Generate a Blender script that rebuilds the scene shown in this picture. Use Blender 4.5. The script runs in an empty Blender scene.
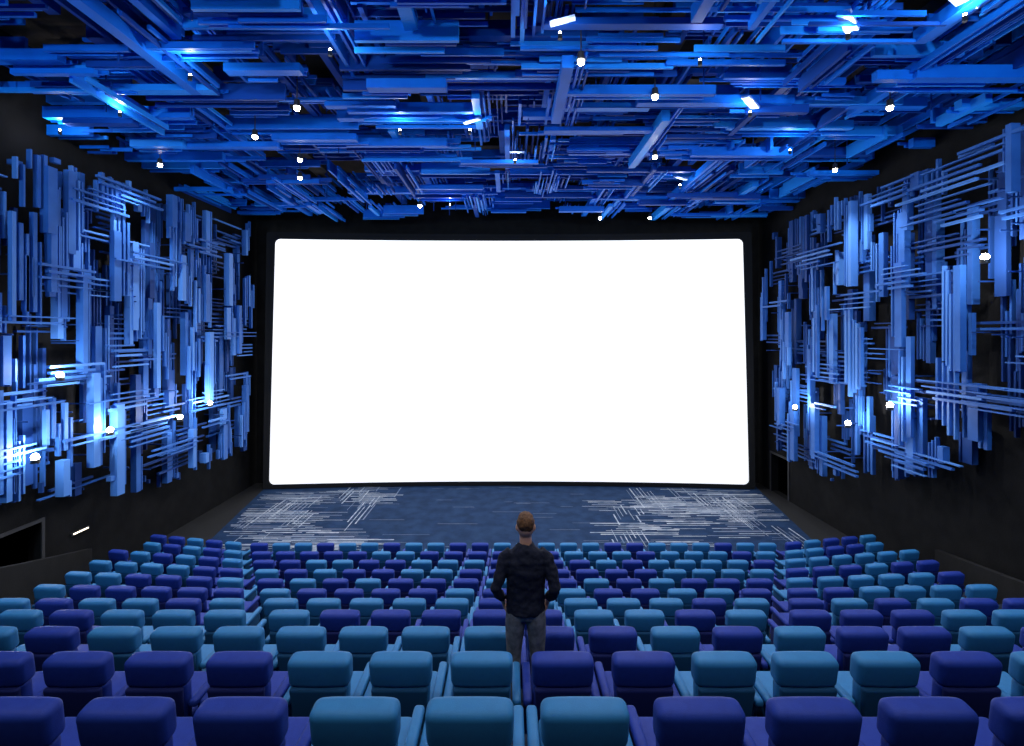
import bpy, bmesh, math, random
from mathutils import Vector, Matrix, Euler
R = random.Random(7)
S = bpy.context.scene
S.view_settings.view_transform = 'Standard'
S.view_settings.look = 'None'
EYE = 6.6; CX = -0.09; F = 502.0
COL = S.collection

# ------------------------------------------------------------- materials
def mat(name, col, rough=0.6, col2=None, scale=8, spec=0.4, bump=0.0, bscale=60, metal=0.0):
    m = bpy.data.materials.new(name); m.use_nodes = True
    nt = m.node_tree; b = nt.nodes['Principled BSDF']
    b.inputs['Base Color'].default_value = (*col, 1)
    b.inputs['Roughness'].default_value = rough
    b.inputs['Specular IOR Level'].default_value = spec
    b.inputs['Metallic'].default_value = metal
    tc = nt.nodes.new('ShaderNodeTexCoord')
    if col2:
        n = nt.nodes.new('ShaderNodeTexNoise'); n.inputs['Scale'].default_value = scale
        n.inputs['Detail'].default_value = 4
        cr = nt.nodes.new('ShaderNodeValToRGB')
        cr.color_ramp.elements[0].position = 0.35; cr.color_ramp.elements[1].position = 0.65
        cr.color_ramp.elements[0].color = (*col, 1); cr.color_ramp.elements[1].color = (*col2, 1)
        nt.links.new(tc.outputs['Object'], n.inputs['Vector'])
        nt.links.new(n.outputs['Fac'], cr.inputs['Fac'])
        nt.links.new(cr.outputs['Color'], b.inputs['Base Color'])
    if bump:
        n = nt.nodes.new('ShaderNodeTexNoise'); n.inputs['Scale'].default_value = bscale
        bp = nt.nodes.new('ShaderNodeBump'); bp.inputs['Strength'].default_value = bump
        bp.inputs['Distance'].default_value = 0.01
        nt.links.new(tc.outputs['Object'], n.inputs['Vector'])
        nt.links.new(n.outputs['Fac'], bp.inputs['Height'])
        nt.links.new(bp.outputs['Normal'], b.inputs['Normal'])
    return m
def emat(name, col, s):
    m = bpy.data.materials.new(name); m.use_nodes = True
    b = m.node_tree.nodes['Principled BSDF']
    b.inputs['Base Color'].default_value = (0.8, 0.8, 0.8, 1)
    b.inputs['Emission Color'].default_value = (*col, 1)
    b.inputs['Emission Strength'].default_value = s
    return m

M_wall = mat('black_plaster', (0.009, 0.009, 0.0095), 0.9, (0.012, 0.012, 0.0125), 3, 0.1, 0.3, 25)
M_ceil = mat('dark_ceiling', (0.024, 0.020, 0.016), 0.9, (0.08, 0.062, 0.048), 0.8, 0.2)
M_floor = mat('tier_carpet', (0.012, 0.018, 0.035), 0.95, (0.018, 0.026, 0.05), 12, 0.1)
M_dark = mat('black_floor', (0.008, 0.008, 0.009), 0.9)
M_carpet = mat('navy_carpet', (0.010, 0.026, 0.068), 0.95, (0.017, 0.042, 0.10), 2.2, 0.1, 0.4, 120)
M_line = mat('carpet_line', (0.45, 0.48, 0.52), 0.95, (0.18, 0.23, 0.30), 3, 0.1)
M_line2 = mat('carpet_line_dim', (0.10, 0.15, 0.24), 0.95, (0.2, 0.22, 0.28), 3, 0.1)
M_cb = [mat('ceiling_blue_a', (0.003, 0.17, 0.78), 0.5, (0.003, 0.13, 0.66), 1.5, 0.15),
        mat('ceiling_blue_b', (0.002, 0.055, 0.34), 0.55, None, 8, 0.15),
        mat('ceiling_blue_c', (0.01, 0.25, 0.88), 0.45, None, 8, 0.2)]
M_wb = [mat('wall_blue_a', (0.04, 0.165, 0.54), 0.55, (0.028, 0.12, 0.42), 1.5, 0.2),
        mat('wall_blue_b', (0.015, 0.065, 0.26), 0.6, None, 8, 0.2),
        mat('wall_blue_c', (0.08, 0.25, 0.68), 0.5, None, 8, 0.25)]
M_teal = mat('teal_leather', (0.020, 0.15, 0.35), 0.55, (0.022, 0.165, 0.38), 20, 0.25, 0.15, 200)
M_teal2 = mat('teal_fabric', (0.005, 0.055, 0.14), 0.75, None, 8, 0.2)
M_pur = mat('indigo_leather', (0.010, 0.030, 0.23), 0.55, (0.012, 0.036, 0.26), 20, 0.18, 0.15, 200)
M_pur2 = mat('indigo_fabric', (0.005, 0.011, 0.09), 0.75, None, 8, 0.2)
M_base = mat('seat_base', (0.008, 0.009, 0.014), 0.7)
M_metal = mat('black_metal', (0.02, 0.02, 0.022), 0.4, None, 8, 0.5)
M_trim = mat('door_trim', (0.035, 0.035, 0.038), 0.6)
M_void = mat('door_recess', (0.002, 0.002, 0.002), 0.95, None, 8, 0.0)
M_plate = mat('lit_patch_pale', (0.35, 0.48, 0.85), 0.5)  # pale colour stands in for lamplight on the beams
M_duct = mat('duct_steel', (0.06, 0.05, 0.04), 0.5, None, 8, 0.5, metal=0.3)
M_lens = emat('lamp_lens', (1.0, 0.93, 0.8), 60)
M_lens2 = emat('added_flood_lens', (0.6, 0.8, 1.0), 12)  # glowing face of the added floods

def obj_from(name, verts, faces, mats=(), midx=None, parent=None, smooth=False):
    me = bpy.data.meshes.new(name); me.from_pydata(verts, [], faces); me.update()
    for m in mats: me.materials.append(m)
    if midx: me.polygons.foreach_set('material_index', midx)
    if smooth: me.polygons.foreach_set('use_smooth', [True]*len(me.polygons))
    o = bpy.data.objects.new(name, me); COL.objects.link(o)
    if parent: o.parent = parent
    return o

class Boxes:
    def __init__(s): s.v=[]; s.f=[]; s.m=[]
    def add(s, x0,x1,y0,y1,z0,z1, mi=0):
        b=len(s.v)
        s.v += [(x0,y0,z0),(x1,y0,z0),(x1,y1,z0),(x0,y1,z0),(x0,y0,z1),(x1,y0,z1),(x1,y1,z1),(x0,y1,z1)]
        for q in ((0,3,2,1),(4,5,6,7),(0,1,5,4),(1,2,6,5),(2,3,7,6),(3,0,4,7)):
            s.f.append(tuple(b+i for i in q)); s.m.append(mi)
    def obj(s,name,mats,parent=None): return obj_from(name,s.v,s.f,mats,s.m,parent)

# ------------------------------------------------------------- room shell
WL=11.4; WR=11.0; YB=-3.0; YF=22.4; ZC=13.4
drops=[1.87,2.32,2.77,3.21,3.65,4.07,4.44,4.78,5.08,5.36,5.60]
D=[2.57+1.1*i for i in range(11)]
FZ=[max(0.0, EYE-d-1.0) for d in drops]
def xa(d): return 2.1+0.56*(d-4.3)
def xe(d): return 7.5+(d-7.4)*0.45
def kk(r): return min(max((r-4)*0.04,0),0.2)
def bend(r,x):
    r=min(max(r,0),10); return kk(r)*max(0,abs(x)-xa(D[r]))

v=[];f=[];mi=[]
def line(r):
    if r==-1: return [(x,YB) for x in (-WL,-5,5,WR)]
    if r==11: d=D[10]+1.1-0.08; xs=(-WL,-xa(D[10]),xa(D[10]),WR); return [(x,d+bend(10,x)) for x in xs]
    q=xa(D[r]); return [(x,D[r]-0.06+bend(r,x)) for x in (-WL,-q,q,WR)]
zs=[FZ[0]+0.45]+FZ
for r in range(-1,11):
    z=zs[r+1]; a=line(r); b=line(r+1)
    i=len(v); v += [(x,y,z) for x,y in a]+[(x,y,z) for x,y in b]
    for k in range(3): f.append((i+k,i+k+1,i+5+k,i+4+k)); mi.append(0)
    zn = zs[r+2] if r<10 else 0.0
    if z-zn>0.001:
        i=len(v); v += [(x,y,z) for x,y in b]+[(x,y,zn) for x,y in b]
        for k in range(3): f.append((i+k,i+k+1,i+5+k,i+4+k)); mi.append(0)
i=len(v); b=line(11); v += [(x,y,0) for x,y in b]+[(x,YF,0) for x,y in b]
for k in range(3): f.append((i+k,i+k+1,i+5+k,i+4+k)); mi.append(1)
obj_from('floor',v,f,[M_floor,M_dark],mi)

def slab(name,x0,x1,y0,y1,z0,z1,m):
    b=Boxes(); b.add(x0,x1,y0,y1,z0,z1); return b.obj(name,[m])
slab('ceiling',-WL-0.4,WR+0.4,YB-0.2,YF+0.3,ZC,ZC+0.2,M_ceil)
slab('wall_front',-WL-0.4,WR+0.4,YF,YF+0.3,-0.2,ZC,M_wall)
slab('wall_back',-WL-0.4,WR+0.4,YB-0.3,YB,-0.2,ZC,M_wall)
def sidewall(name,s,WX,dy0,dy1,dz0,dz1):
    b=Boxes(); a,c=sorted((s*WX,s*(WX+0.3)))
    b.add(a,c,YB,dy0,-0.2,ZC); b.add(a,c,dy1,YF,-0.2,ZC)
    b.add(a,c,dy0,dy1,dz1,ZC); b.add(a,c,dy0,dy1,-0.2,dz0)
    a2,c2=sorted((s*(WX+0.3),s*(WX+1.5)))
    e0,e1=sorted((s*(WX+1.5),s*(WX+1.6)))
    b.add(e0,e1,dy0-0.1,dy1+0.1,dz0-0.1,dz1+0.1,1)
    b.add(a2,c2,dy0-0.1,dy0,dz0-0.1,dz1+0.1,1); b.add(a2,c2,dy1,dy1+0.1,dz0-0.1,dz1+0.1,1)
    b.add(a2,c2,dy0,dy1,dz1,dz1+0.1,1); b.add(a2,c2,dy0,dy1,dz0-0.1,dz0,1)
    b.obj(name,[M_wall,M_void])
    b=Boxes(); a,c=sorted((s*(WX-0.03),s*(WX-0.001)))
    b.add(a,c,dy0-0.08,dy0,dz0,dz1+0.08); b.add(a,c,dy1,dy1+0.08,dz0,dz1+0.08); b.add(a,c,dy0,dy1,dz1,dz1+0.08)
    b.obj('trim_1' if s<0 else 'trim_2',[M_trim])
sidewall('wall_left',-1,WL,11.0,12.1,0.9,2.1)
sidewall('wall_right',1,WR,20.0,21.3,0.0,1.6)

for s,add in ((-1,0.25),(1,-0.15)):
    v=[];f=[]
    pts=[]
    for d in (3.0,5.2,7.4,9.6,11.8,13.0):
        r=min(10,int((d-2.51)/1.1)); x=s*(xe(d)+0.95)
        top=EYE-(1.87+ (d-2.57)*0.409 if d<8 else 4.07+(d-8.07)*0.30)+add*(13.4-d)/6
        pts.append((x,d,top,max(0,FZ[r]-0.6)))
    for x,d,t,bz in pts:
        v+=[(x-0.06,d,bz),(x+0.06,d,bz),(x+0.06,d,t),(x-0.06,d,t)]
    for i in range(len(pts)-1):
        a=i*4;c=a+4
        for k in range(4): f.append((a+k,a+(k+1)%4,c+(k+1)%4,c+k))
    f.append((0,3,2,1)); n=len(v)-4; f.append((n,n+1,n+2,n+3))
    obj_from('low_partition',v,f,[M_wall])

# ------------------------------------------------------------- front carpet
y0,y1=14.75,22.0
v=[(-9.5,y0,0.012),(9.4,y0,0.012),(10.6,y1,0.012),(-10.7,y1,0.012),(-9.5,y0,0.0),(9.4,y0,0.0),(10.6,y1,0.0),(-10.7,y1,0.0)]
f=[(0,1,2,3),(4,5,1,0),(5,6,2,1),(6,7,3,2),(7,4,0,3)]; mi=[0]*5
def stroke(x0,x1,ya,yb,m):
    lim=lambda y: 9.35+(y-14.75)*0.16
    if ya<14.8 or yb>21.95: return
    L=lim(ya); x0=max(x0,-L); x1=min(x1,L)
    if x1-x0<0.02: return
    b=len(v); z=0.0145+R.random()*0.004
    v.extend([(x0,ya,z),(x1,ya,z),(x1,yb,z),(x0,yb,z)]); f.append((b,b+1,b+2,b+3)); mi.append(m)
for s in (-1,1):
    for c in range(34):
        cy=R.uniform(15.3,21.6); cx=s*R.uniform(3.2+(0 if R.random()<0.4 else 1.6),9.4); alongx=R.random()<0.62
        n=R.randint(4,9); L0=R.uniform(1.2,3.2)
        for j in range(n):
            L=L0*R.uniform(0.4,1.0); o=(j-n/2)*0.16; w=R.choice((0.03,0.05,0.07)); m=1 if R.random()<0.65 else 2
            sh=R.uniform(-0.6,0.6)
            if alongx: stroke(cx-L/2+sh,cx+L/2+sh,cy+o,cy+o+w,m)
            else: stroke(cx+o,cx+o+w*0.7,cy-L/2+sh,cy+L/2+sh,m)
for c in range(60):
    cx=R.uniform(-9,9); cy=R.uniform(15,21.8); L=R.uniform(0.3,1.6)
    stroke(cx,cx+L,cy,cy+0.02,2)
obj_from('patterned_carpet',v,f,[M_carpet,M_line,M_line2],mi)

# ------------------------------------------------------------- cinema screen
def rounded_outline(wt,wb,zt,zb,r,n=8):
    pts=[]
    cs=[(wb-r,zb+r,-90),(wt-r,zt-r,0),(-wt+r,zt-r,90),(-wb+r,zb+r,180)]
    for (cx,cz,a0) in cs:
        for i in range(n+1):
            a=math.radians(a0+90*i/n); pts.append((cx+r*math.cos(a),cz+r*math.sin(a)))
    return pts
def curve_y(x): return 21.95-0.5*(x/10.4)**2
scr=bpy.data.objects.new('cinema_screen',None); COL.objects.link(scr); scr.location=(-0.13,0,0)
ms=bpy.data.materials.new('lit_screen'); ms.use_nodes=True
nt=ms.node_tree; b=nt.nodes['Principled BSDF']
b.inputs['Base Color'].default_value=(0.8,0.8,0.8,1)
tc=nt.nodes.new('ShaderNodeTexCoord'); sx=nt.nodes.new('ShaderNodeSeparateXYZ')
mr=nt.nodes.new('ShaderNodeMapRange'); mr.inputs['From Min'].default_value=0; mr.inputs['From Max'].default_value=6
mr.inputs['To Min'].default_value=0.80; mr.inputs['To Max'].default_value=1.25
nt.links.new(tc.outputs['Object'],sx.inputs[0]); nt.links.new(sx.outputs['Z'],mr.inputs['Value'])
nt.links.new(mr.outputs['Result'],b.inputs['Emission Strength'])
b.inputs['Emission Color'].default_value=(0.97,0.985,1,1)
NX=48; ZT,ZB=10.72,0.20; v=[];f=[]; rr=0.22
HB,HT=10.25,10.0
tz=[ZB+rr*(1-math.cos(math.pi/2*i/8)) for i in range(9)]+[ZB+rr+(ZT-ZB-2*rr)*i/20 for i in range(1,20)]+[ZT-rr*(1-math.cos(math.pi/2*i/8)) for i in range(8,-1,-1)]
for z in tz:
    t=(z-ZB)/(ZT-ZB); hw=HB+0.01-(HB-HT)*t
    e=min(z-ZB,ZT-z)
    if e<rr: hw-= rr-math.sqrt(max(0,rr*rr-(rr-e)**2))
    for i in range(NX+1):
        x=-hw+2*hw*i/NX; v.append((x,curve_y(x),z))
for j in range(len(tz)-1):
    for i in range(NX):
        a=j*(NX+1)+i; f.append((a,a+1,a+NX+2,a+NX+1))
obj_from('projection_surface',v,f,[ms],None,scr,True)
def ring(name,o_in,o_out,yo,depth,m):
    n=len(o_in); v=[];f=[]
    for (x,z) in o_in: v.append((x,curve_y(x)+yo,z))
    for (x,z) in o_out: v.append((x,curve_y(x)+yo,z))
    for (x,z) in o_out: v.append((x,min(curve_y(x)+yo+depth,YF-0.01),z))
    for i in range(n):
        k=(i+1)%n; f+=[(i,k,n+k,n+i),(n+i,n+k,2*n+k,2*n+i)]
    return obj_from(name,v,f,[m],None,scr)
def dens(pts,n=8,m=20):
    out=[]
    for i in range(len(pts)):
        a=pts[i];c=pts[(i+1)%len(pts)]
        k=m if i%(n+1)==n else 1
        for j in range(k): out.append((a[0]+(c[0]-a[0])*j/k,a[1]+(c[1]-a[1])*j/k))
    return out
M_mask=mat('masking_cloth',(0.010,0.010,0.011),0.8,None,8,0.2)
M_maskl=mat('masking_edge',(0.05,0.05,0.055),0.6)
ring('masking',dens(rounded_outline(HT-0.01,HB-0.01,10.71,0.21,0.22)),dens(rounded_outline(10.35,10.5,11.0,0.03,0.1)),-0.04,0.6,M_mask)
ring('masking_edge',dens(rounded_outline(HT-0.02,HB-0.02,10.70,0.22,0.22)),dens(rounded_outline(HT+0.01,HB+0.01,10.73,0.19,0.23)),-0.06,0.1,M_maskl)

# ------------------------------------------------------------- ceiling lattice
B=Boxes()
def cl(x,y,z,ax,lay):
    L=R.uniform(1.2,3.4)
    parts=[]
    kind=R.random()
    mm=(0,0,0,1,2) if lay==0 else (0,1,1,0)
    if kind<0.45:
        w=R.uniform(0.08,0.22); h=R.uniform(0.10,0.26)
        parts.append((0,w,0,h,L,0,R.choice(mm)))
        off=w/2
        for j in range(R.randint(2,5)):
            ww=R.choice((0.025,0.035,0.05)); off+=0.06+ww
            parts.append((off,ww,R.uniform(-0.02,0.18),0.07,L*R.uniform(0.35,1.1),R.uniform(-0.5,0.5),R.choice(mm)))
    elif kind<0.75:
        for j in range(R.randint(3,7)):
            parts.append((j*0.12,R.choice((0.025,0.04,0.06)),R.uniform(0,0.16),R.uniform(0.05,0.14),L*R.uniform(0.4,1.0),R.uniform(-0.4,0.4),R.choice(mm)))
    else:
        parts.append((0,0.07,0,0.34,L,0,R.choice(mm))); parts.append((0.20,0.05,0.05,0.22,L*0.7,0.2,1)); parts.append((0.34,0.04,0.0,0.1,L*0.9,-0.2,R.choice(mm)))
    for off,w,dz,h,l,sh,m in parts:
        if ax==0:
            xx0=max(-WL+0.05,x-l/2+sh); xx1=min(WR-0.05,x+l/2+sh)
            if xx1-xx0<0.2: continue
            B.add(xx0,xx1,y+off-w/2,y+off+w/2,z+dz,z+dz+h,m)
        else:
            xx=x+off
            if xx>WR-0.15: continue
            B.add(xx-w/2,xx+w/2,y-l/2+sh,min(21.4,y+l/2+sh),z+dz,z+dz+h,m)
for gy in range(0,23):
    for gx in range(0,18):
        for lay in range(3):
            if R.random()<(0.20,0.24,0.45)[lay]: continue
            y=1.2+gy*0.9+R.uniform(-0.45,0.45); x=-10.9+gx*1.27+R.uniform(-0.6,0.6)
            if y>21.1: continue
            z=11.42+lay*0.5+R.uniform(-0.03,0.38)
            cl(x,y,z,0 if R.random()<(0.6 if lay!=1 else 0.4) else 1,lay)
for i in range(60):
    x=R.uniform(-10.5,10.5);y=R.uniform(1.5,21); B.add(x-0.012,x+0.012,y-0.012,y+0.012,11.6,ZC,1)
LAT=B.obj('ceiling_lattice',M_cb)

B=Boxes()
for x in (-7.5,-2.2,3.4,8.2): B.add(x-0.3,x+0.3,0,21.5,12.95,13.35)
for y in (4,8.5,13,17.5): B.add(-10.8,10.8,y-0.15,y+0.15,13.15,ZC)
B.obj('ventilation_duct',[M_duct])

# ------------------------------------------------------------- wall lattices
def lerp(tab,d):
    if d<=tab[0][0]: return tab[0][1]
    for (a,b_),(c,e) in zip(tab,tab[1:]):
        if d<=c: return b_+(e-b_)*(d-a)/(c-a)
    return tab[-1][1]
def wall_lattice(s,WX,bot,top):
    B=Boxes()
    def put(y0,y1,z0,z1,o,t,m):
        ym=(y0+y1)/2
        lo=EYE-lerp(bot,ym)+R.uniform(-0.25,0.2); hi=EYE+lerp(top,ym)+R.uniform(-0.2,0.25)
        z0=max(z0,lo); z1=min(z1,hi)
        if y1>20.8: y1=20.8
        if z1-z0<0.025 or y1-y0<0.025: return
        a,c=sorted((s*(WX-o),s*(WX-o-t))); B.add(a,c,y0,y1,z0,z1,m)
    y=3.5
    while y<20.5:
        for zc in [1.2+0.86*i for i in range(13)]:
            if R.random()<0.10: continue
            yy=y+R.uniform(-0.35,0.35); z=zc+R.uniform(-0.5,0.5)
            o=R.choice((0.12,0.28,0.45,0.62)); k=R.random()
            far=o>0.4
            mm=(0,0,2) if far else (0,1,1)
            L=R.uniform(0.9,2.7)
            if k<0.40:      # vertical box boards + slats
                w=R.uniform(0.12,0.27); put(yy-w/2,yy+w/2,z-L/2,z+L/2,o,R.uniform(0.10,0.22),R.choice(mm))
                off=w/2
                for j in range(R.randint(1,3)):
                    off+=0.10; l=L*R.uniform(0.4,1.1); sh=R.uniform(-0.4,0.4)
                    put(yy+off-0.022,yy+off+0.022,z-l/2+sh,z+l/2+sh,o+0.03,0.10,R.choice(mm))
            elif k<0.60:    # vertical sticks
                for j in range(R.randint(2,5)):
                    l=L*R.uniform(0.5,1.1); sh=R.uniform(-0.4,0.4); w=R.choice((0.04,0.06,0.09))
                    put(yy+j*0.16,yy+j*0.16+w,z-l/2+sh,z+l/2+sh,o,0.10,R.choice(mm))
            else:           # horizontal sticks
                L=R.uniform(1.0,2.8)
                for j in range(R.randint(2,5)):
                    l=L*R.uniform(0.5,1.0); sh=R.uniform(-0.5,0.5)
                    w=R.choice((0.03,0.045,0.06)); zz=z+j*0.14
                    lo=EYE-lerp(bot,yy); hi=EYE+lerp(top,yy)
                    if zz<lo or zz>hi: continue
                    put(yy-l/2+sh,yy+l/2+sh,zz,zz+w,o+0.10,0.09,R.choice(mm))
        y+=0.60
    for i in range(120):
        yy=R.uniform(4,20.4); lo=EYE-lerp(bot,yy)+0.3; hi=EYE+lerp(top,yy)-0.2
        z=R.uniform(lo,hi); a,c=sorted((s*WX,s*(WX-0.7))); B.add(a,c,yy,yy+0.03,z,z+0.03,1)
    return B.obj('wall_lattice',M_wb)
LW={-1:wall_lattice(-1,WL,[(3,1.5),(11,3.5),(15.7,4.6),(21.5,4.5)],[(3,3.6),(11,3.9),(15,4.1),(21.5,4.5)]),
    1:wall_lattice(1,WR,[(3,0.8),(10.5,2.0),(12.8,3.5),(17,4.7),(21.5,4.5)],[(3,4.2),(11,4.2),(21.5,4.2)])}

# ------------------------------------------------------------- seats
def rbox(dst,c,s,bev,mi,rx=0.0,taper=1.0,seg=3,crown=0.0):
    bm=bmesh.new(); bmesh.ops.create_cube(bm,size=1.0)
    if crown:
        ve=[e for e in bm.edges if abs(e.verts[0].co.x-e.verts[1].co.x)>0.2]
        bmesh.ops.subdivide_edges(bm,edges=ve,cuts=4,use_grid_fill=True)
    for q in bm.verts:
        q.co=Vector((q.co.x*s[0],q.co.y*s[1],q.co.z*s[2]))
        u=2*q.co.x/s[0]
        if crown:
            if q.co.z>0: q.co.z-=crown*u**4
            if q.co.y<0: q.co.y+=0.012*u**2
        if q.co.z<0: q.co.x*=taper
    bm.normal_update()
    es=[e for e in bm.edges if len(e.link_faces)==2 and e.calc_face_angle()>1.0]
    bmesh.ops.bevel(bm,geom=es,offset=bev,segments=seg,profile=0.5,affect='EDGES')
    M=Matrix.Translation(c)@Matrix.Rotation(rx,4,'X')
    bmesh.ops.transform(bm,matrix=M,verts=bm.verts)
    for fc in bm.faces: fc.material_index=mi; fc.smooth=True
    t=bpy.data.meshes.new('t'); bm.to_mesh(t); bm.free(); dst.from_mesh(t); bpy.data.meshes.remove(t)
def seat_mesh(name,m1,m2):
    bm=bmesh.new()
    rbox(bm,(0,0.065,0.865),(0.465,0.15,0.23),0.045,0,math.radians(8),0.97,5,0.012)   # headrest
    rbox(bm,(0,0.10,0.56),(0.44,0.11,0.44),0.04,0,math.radians(8),0.86,4)       # back cushion
    rbox(bm,(0,0.042,0.55),(0.42,0.05,0.42),0.022,1,math.radians(8),0.84,4)       # rear shell
    rbox(bm,(0,0.37,0.42),(0.43,0.46,0.13),0.04,0,math.radians(4),1,4)                # cushion
    rbox(bm,(0,0.36,0.335),(0.41,0.40,0.05),0.015,1,math.radians(4),1,2)
    for s in (-1,1):
        rbox(bm,(s*0.259,0.27,0.61),(0.066,0.46,0.06),0.022,0,0,1,3)
        rbox(bm,(s*0.262,0.28,0.30),(0.04,0.30,0.58),0.012,1,0,1,2)
        rbox(bm,(s*0.262,0.28,0.0125),(0.055,0.36,0.025),0.006,2,0,1,1)
    rbox(bm,(0,0.27,0.17),(0.485,0.08,0.06),0.01,2,0,1,1)
    me=bpy.data.meshes.new(name); bm.to_mesh(me); bm.free()
    for m in (m1,m2,M_base): me.materials.append(m)
    return me
MT=seat_mesh('teal_seat',M_teal,M_teal2); MP=seat_mesh('indigo_seat',M_pur,M_pur2)
pat={0:{0:1,-1:1,-2:1,-3:0,-4:0,-5:0,1:0,2:0,3:0,4:0},
     1:{0:0,1:0,2:1,3:1,4:1,5:0,-1:1,-2:1,-3:1,-4:0,-5:0,-6:0,-7:0}}
def put_seat(r,x,teal,ang):
    o=bpy.data.objects.new('cinema_seat',MT if teal else MP); COL.objects.link(o)
    o.location=(x,D[r]+bend(r,x),FZ[r]); o.rotation_euler=(0,0,ang); o.scale=(1,1,0.965)
RS=random.Random(21)
for r in range(11):
    edge=xe(D[r]); A=xa(D[r]); cur=RS.random()<0.5
    n=int(edge/0.6)+1
    for s in (-1,1):
        if r<3:
            for i in range(n):
                x=s*(i+0.5)*0.6; key=i if s>0 else -i-1
                if RS.random()<0.55: cur=not cur
                put_seat(r,x,pat.get(r,{}).get(key,cur),0)
        else:
            i=0
            while (i+1)*0.6<A+0.12:
                if RS.random()<0.48: cur=not cur
                put_seat(r,s*(i+0.5)*0.6,cur,0); i+=1
            x=i*0.6+0.16+0.3; st=0.605*math.cos(math.atan(kk(r)))
            while x<edge+0.2:
                if RS.random()<0.48: cur=not cur
                put_seat(r,s*x,cur,s*math.atan(kk(r))); x+=st

# ------------------------------------------------------------- lamps
def cyl(name,r1,r2,h,m,loc=(0,0,0),parent=None,seg=20):
    bm=bmesh.new(); bmesh.ops.create_cone(bm,cap_ends=True,segments=seg,radius1=r1,radius2=r2,depth=h)
    me=bpy.data.meshes.new(name); bm.to_mesh(me); bm.free(); me.materials.append(m)
    o=bpy.data.objects.new(name,me); COL.objects.link(o); o.location=loc; o.parent=parent; return o
def globe(name,r,m,loc,parent):
    bm=bmesh.new(); bmesh.ops.create_uvsphere(bm,u_segments=20,v_segments=12,radius=r)
    me=bpy.data.meshes.new(name); bm.to_mesh(me); bm.free(); me.materials.append(m)
    o=bpy.data.objects.new(name,me); COL.objects.link(o); o.location=loc; o.parent=parent; return o
def fixture(name,loc,top,power,angle=110,col=(0.97,0.97,1.0),lens=M_lens,rl=0.06):
    e=bpy.data.objects.new(name,None); COL.objects.link(e); e.location=loc
    cyl('housing',0.07,0.055,0.14,M_metal,(0,0,0.10),e)
    cyl('bezel',0.08,0.08,0.025,M_metal,(0,0,0.035),e)
    globe('lens',rl,lens,(0,0,0),e)
    if top: cyl('drop_rod',0.012,0.012,top-loc[2]-0.16,M_metal,(0,0,(top-loc[2]+0.16)/2),e,8)
    l=bpy.data.lights.new('lamp','SPOT'); l.energy=power; l.spot_size=math.radians(angle); l.spot_blend=0.6
    l.color=col; l.shadow_soft_size=0.05
    lo=bpy.data.objects.new('lamp',l); COL.objects.link(lo); lo.parent=e; lo.location=(0,0,-0.13)
    return e
def cpos(px,py,h=4.72):
    d=h*F/(335-py); return (CX+(px-510)*d/F,d,EYE+h)
for px,py in ((581,62),(655,97),(655,157),(255,137),(297,108),(300,160),(300,178),(650,218),(600,218),(890,108),(160,165),(835,170),(420,206)):
    fixture('ceiling_spotlight',cpos(px,py),ZC,600)
for x,y in ((-7,3),(-2.5,4),(2.5,4),(7,3),(-4.5,0.5),(0,0.3),(4.5,0.5)):
    fixture('ceiling_spotlight',(x,y,11.2),ZC,310)

def glow(name,loc,power,col=(0.95,0.96,1),plate=None,rl=0.04,parent=None):
    e=bpy.data.objects.new(name,None); COL.objects.link(e); e.location=loc; e.parent=parent
    cyl('body',rl+0.01,rl+0.01,0.08,M_metal,(0,0,-0.04-rl*0.7),e)
    globe('lens',rl,M_lens,(0,0,0),e)
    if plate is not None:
        b=Boxes(); b.add(-0.20,0.20,-0.11,0.11,-0.02,0.02)  # pale board painted as a lit patch of beam, not a real part
        o=b.obj('painted_lit_patch',[M_plate],e); o.location=(0.05,0.08,0.24); o.rotation_euler=(math.radians(18),math.radians(plate),math.radians(plate*1.5))
    l=bpy.data.lights.new('lamp','POINT'); l.energy=power; l.color=col; l.shadow_soft_size=0.04
    lo=bpy.data.objects.new('lamp',l); COL.objects.link(lo); lo.parent=e; lo.location=(0,0,rl+0.03)
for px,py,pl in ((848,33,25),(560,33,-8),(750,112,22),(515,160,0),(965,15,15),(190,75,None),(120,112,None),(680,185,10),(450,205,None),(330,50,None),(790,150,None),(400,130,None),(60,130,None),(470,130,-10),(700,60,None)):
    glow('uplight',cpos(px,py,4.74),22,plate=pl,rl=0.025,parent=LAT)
def wpos(px,py,s,xx=10.2):
    d=xx*F/abs(px-510)
    return (s*xx+CX,d,EYE+(335-py)*d/F)
for px,py,s in ((110,430,-1),(180,417,-1),(210,403,-1),(35,457,-1),(848,423,1),(795,407,1),(985,257,1),(60,375,-1),(890,405,1)):
    glow('uplight',wpos(px,py,s,10.3 if s<0 else 10.0),75,rl=0.075,parent=LW[s])

b=Boxes(); b.add(-WL,-WL+0.05,12.9,13.45,1.42,1.50,0); b.add(-WL+0.05,-WL+0.06,12.95,13.40,1.445,1.475,1)
b.obj('step_light',[M_metal,emat('step_lens',(1,0.85,0.6),4)])

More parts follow.
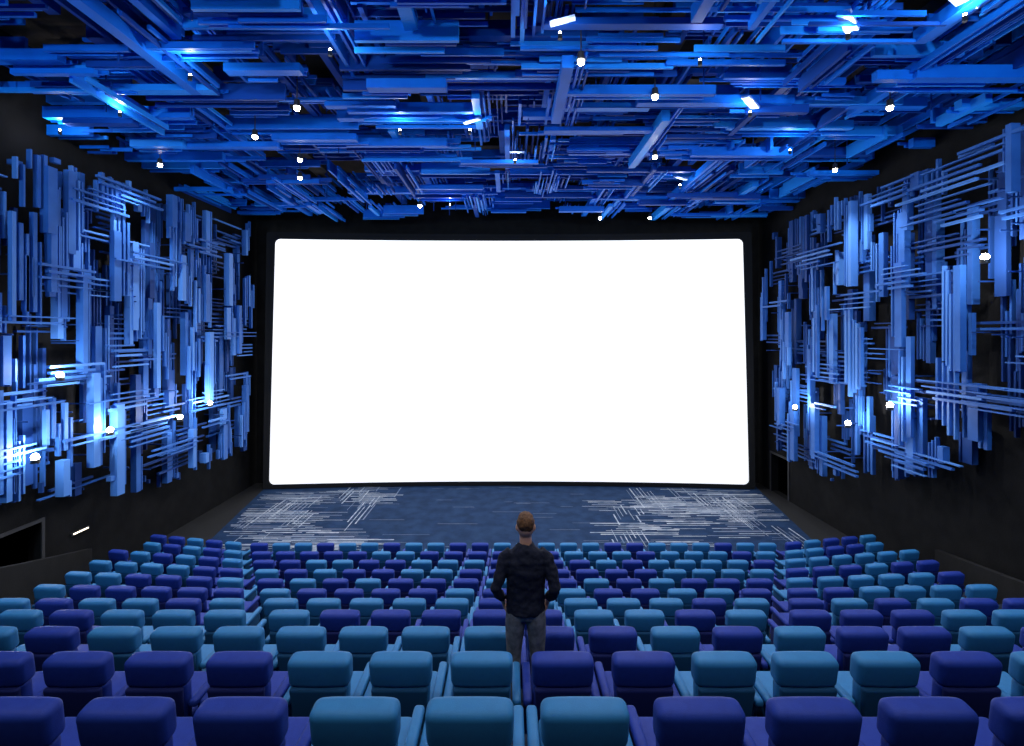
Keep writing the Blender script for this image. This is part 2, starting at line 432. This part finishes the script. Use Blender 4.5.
for x,z,p,tx,tz in ((-9,9.5,2100,-11.5,8),(-4,10.3,1350,-4,12.5),(4,10.3,1350,4,12.5),(9,9.5,2100,11.5,8)):  # unseen floods added behind the camera to brighten the lattice faces
    e=bpy.data.objects.new('added_floodlight',None); COL.objects.link(e); e.location=(x,YB+0.35,z)
    b=Boxes(); b.add(-0.3,0.3,-0.12,0.05,-0.2,0.2,0); b.add(-0.05,0.05,-0.35,-0.12,-0.05,0.05,0); b.add(-0.27,0.27,0.05,0.06,-0.17,0.17,1)
    b.obj('added_flood_body',[M_metal,M_lens2],e)
    l=bpy.data.lights.new('lamp','SPOT'); l.energy=p; l.spot_size=math.radians(90); l.spot_blend=0.8
    l.color=(0.5,0.74,1.0); l.shadow_soft_size=0.25
    lo=bpy.data.objects.new('lamp',l); COL.objects.link(lo); lo.parent=e; lo.location=(0,0.15,0)
    lo.rotation_euler=(Vector((tx,12,tz))-Vector((x,YB+0.5,z))).to_track_quat('-Z','Y').to_euler()

# ------------------------------------------------------------- man
M_skin=mat('skin',(0.50,0.27,0.19),0.5); M_hair=mat('brown_hair',(0.05,0.022,0.010),0.7,(0.15,0.07,0.03),60,0.3,0.8,150)
M_sweat=mat('navy_sweater',(0.009,0.011,0.022),0.85,(0.012,0.015,0.029),30,0.15,0.3,90)
M_jean=mat('grey_jeans',(0.08,0.088,0.10),0.85,(0.16,0.17,0.185),18,0.15,0.3,90)
M_shoe=mat('leather_shoe',(0.03,0.025,0.02),0.5); M_eye=mat('eye_white',(0.8,0.8,0.8),0.2); M_iris=mat('iris',(0.05,0.03,0.02),0.2)
def loft(V,Fc,rings,n=20):
    b=len(V); cs=[Vector(r[0]) for r in rings]
    for i,(c,rx,ry) in enumerate(rings):
        a=cs[max(i-1,0)]; d=cs[min(i+1,len(cs)-1)]; t=(d-a).normalized()
        X=Vector((1,0,0)); X=(X-t*X.dot(t))
        if X.length<0.2: X=Vector((0,1,0)); X=X-t*X.dot(t)
        X.normalize(); Y=t.cross(X)
        for k in range(n):
            an=2*math.pi*k/n; V.append(tuple(Vector(c)+X*rx*math.cos(an)+Y*ry*math.sin(an)))
    for i in range(len(rings)-1):
        for k in range(n):
            p=b+i*n+k;q=b+i*n+(k+1)%n; Fc.append((p,q,q+n,p+n))
    Fc.append(tuple(b+k for k in range(n))[::-1]); e=b+(len(rings)-1)*n; Fc.append(tuple(e+k for k in range(n)))
def ball(V,Fc,c,r,n=14):
    rg=[]
    for i in range(1,n):
        a=math.pi*i/n; rg.append(((c[0],c[1],c[2]-r[2]*math.cos(a)),r[0]*math.sin(a),r[1]*math.sin(a)))
    loft(V,Fc,rg,18)
man=bpy.data.objects.new('man',None); COL.objects.link(man)
def remeshed(name,V,Fc,vox,sm,mats,fn,disp=0,ns=0.09):
    o=obj_from(name,V,Fc)
    md=o.modifiers.new('r','REMESH'); md.mode='VOXEL'; md.voxel_size=vox
    ms_=o.modifiers.new('s','SMOOTH'); ms_.iterations=sm; ms_.factor=0.5
    if disp:
        t=bpy.data.textures.new(name+'_folds','CLOUDS'); t.noise_scale=ns
        dm=o.modifiers.new('d','DISPLACE'); dm.texture=t; dm.strength=disp; dm.mid_level=0.5
    dg=bpy.context.evaluated_depsgraph_get(); me=bpy.data.meshes.new_from_object(o.evaluated_get(dg))
    bpy.data.objects.remove(o); no=bpy.data.objects.new(name,me); COL.objects.link(no); no.parent=man
    me.materials.clear()
    for m in mats: me.materials.append(m)
    for p in me.polygons: p.use_smooth=True; p.material_index=fn(p.center)
    return no
V=[];Fc=[]
loft(V,Fc,[((0,0,.84),.15,.105),((0,0,.92),.165,.115),((0,0,1.02),.145,.10),((0,0,1.14),.145,.10),((0,0.0,1.28),.17,.11),((0,-.005,1.38),.175,.10),((0,-.01,1.45),.12,.07),((0,-.01,1.49),.06,.055)])
loft(V,Fc,[((0,-.01,1.44),.058,.056),((0,0,1.50),.054,.056),((0,.01,1.58),.054,.058)])
ball(V,Fc,(0,.012,1.665),(.077,.095,.105)); loft(V,Fc,[((0,.035,1.545),.03,.03),((0,.035,1.57),.052,.05),((0,.03,1.61),.066,.075),((0,.02,1.66),.072,.085)])
loft(V,Fc,[((0,.095,1.69),.008,.008),((0,.110,1.665),.011,.011),((0,.122,1.64),.015,.013),((0,.10,1.632),.017,.010)])
loft(V,Fc,[((-.026,.098,1.598),.006,.006),((0,.105,1.60),.010,.008),((.026,.098,1.598),.006,.006)])
for s in (-1,1):
    ball(V,Fc,(s*.080,.005,1.655),(.011,.021,.034),8)
    loft(V,Fc,[((s*.012,.098,1.70),.007,.007),((s*.045,.088,1.705),.008,.008)])
    loft(V,Fc,[((s*.13,0,1.41),.05,.05),((s*.19,-.01,1.37),.048,.05),((s*.225,-.045,1.26),.042,.045),((s*.258,-.085,1.14),.038,.038),((s*.24,-.03,1.05),.034,.036),((s*.205,.055,.965),.026,.03)])
    loft(V,Fc,[((s*.207,.05,.97),.022,.03),((s*.195,.075,.92),.018,.042),((s*.185,.085,.875),.017,.042)])
    for j in range(4):
        y=.050+j*.021; Lf=(.055,.068,.072,.064)[j]
        loft(V,Fc,[((s*.185,y,.89),.009,.009),((s*.175,y+.002,.88-Lf*.6),.0085,.0085),((s*.162,y+.004,.88-Lf),.007,.007)],10)
    loft(V,Fc,[((s*.200,.10,.94),.011,.011),((s*.185,.135,.915),.010,.010),((s*.17,.145,.89),.008,.008)],10)
    loft(V,Fc,[((s*.085,0,.90),.09,.105),((s*.092,-.005,.80),.09,.10),((s*.10,0,.65),.08,.085),((s*.105,.01,.48),.065,.068),((s*.11,-.01,.33),.063,.066),((s*.115,-.01,.12),.055,.058),((s*.115,-.01,.05),.058,.062)])
def fn(c):
    if c.z>1.485: return 0
    if c.z<1.0 and abs(c.x)>0.15 and c.z>0.78 and (abs(c.x)-0.155)*1.0+c.y*0.6>0.035: return 0
    if c.z<0.97: return 1
    return 2
remeshed('body',V,Fc,0.009,3,[M_skin,M_jean,M_sweat],fn)
V=[];Fc=[]
loft(V,Fc,[((0,0,.885),.172,.125),((0,0,.91),.177,.13),((0,0,1.02),.167,.12),((0,0,1.14),.170,.122),((0,0,1.28),.19,.135),((0,-.005,1.38),.19,.128),((0,-.01,1.445),.145,.105),((0,-.008,1.485),.09,.08),((0,-.005,1.515),.068,.068)],28)
for s in (-1,1):
    loft(V,Fc,[((s*.12,0,1.42),.068,.075),((s*.18,-.01,1.375),.070,.072),((s*.222,-.045,1.27),.057,.06),((s*.258,-.088,1.14),.050,.052),((s*.242,-.03,1.05),.044,.048),((s*.207,.05,.985),.036,.04)])
remeshed('sweater',V,Fc,0.010,3,[M_sweat],lambda c:0,0.035,0.07)
V=[];Fc=[]
ball(V,Fc,(0,-.006,1.705),(.080,.096,.080)); ball(V,Fc,(0,.015,1.750),(.066,.085,.042)); ball(V,Fc,(0,-.035,1.68),(.070,.060,.05))
remeshed('hair',V,Fc,0.007,2,[M_hair],lambda c:0,0.016,0.03)
for s in (-1,1):
    V=[];Fc=[]; ball(V,Fc,(s*.031,.090,1.672),(.013,.013,.013),10); ball(V,Fc,(s*.031,.0985,1.672),(.006,.006,.006),8)
    o=obj_from('eye',V,Fc,[M_eye,M_iris],None,man,True)
    for p in o.data.polygons:
        if p.center.y>.0995: p.material_index=1
    V=[];Fc=[]
    loft(V,Fc,[((s*.115,-.075,.045),.035,.04),((s*.117,-.04,.05),.042,.048),((s*.12,.04,.045),.045,.043),((s*.13,.12,.032),.048,.03),((s*.135,.175,.025),.03,.02)])
    for i,q in enumerate(V): V[i]=(q[0],q[1],max(q[2],0.0))
    obj_from('shoe',V,Fc,[M_shoe],None,man,True)
man.location=(0.05,4.49,FZ[1]); man.scale=(1,1,0.965)

# ------------------------------------------------------------- camera, world
cam=bpy.data.cameras.new('camera'); co=bpy.data.objects.new('camera',cam); COL.objects.link(co)
co.location=(CX,0,EYE); co.rotation_euler=(math.radians(90),0,0)
cam.sensor_width=36; cam.lens=F/1024*36; cam.shift_y=-38/1024; cam.shift_x=2/1024
cam.clip_start=0.05
S.camera=co
w=bpy.data.worlds.new('world'); S.world=w; w.use_nodes=True
w.node_tree.nodes['Background'].inputs[0].default_value=(0.02,0.03,0.06,1)
w.node_tree.nodes['Background'].inputs[1].default_value=0.3
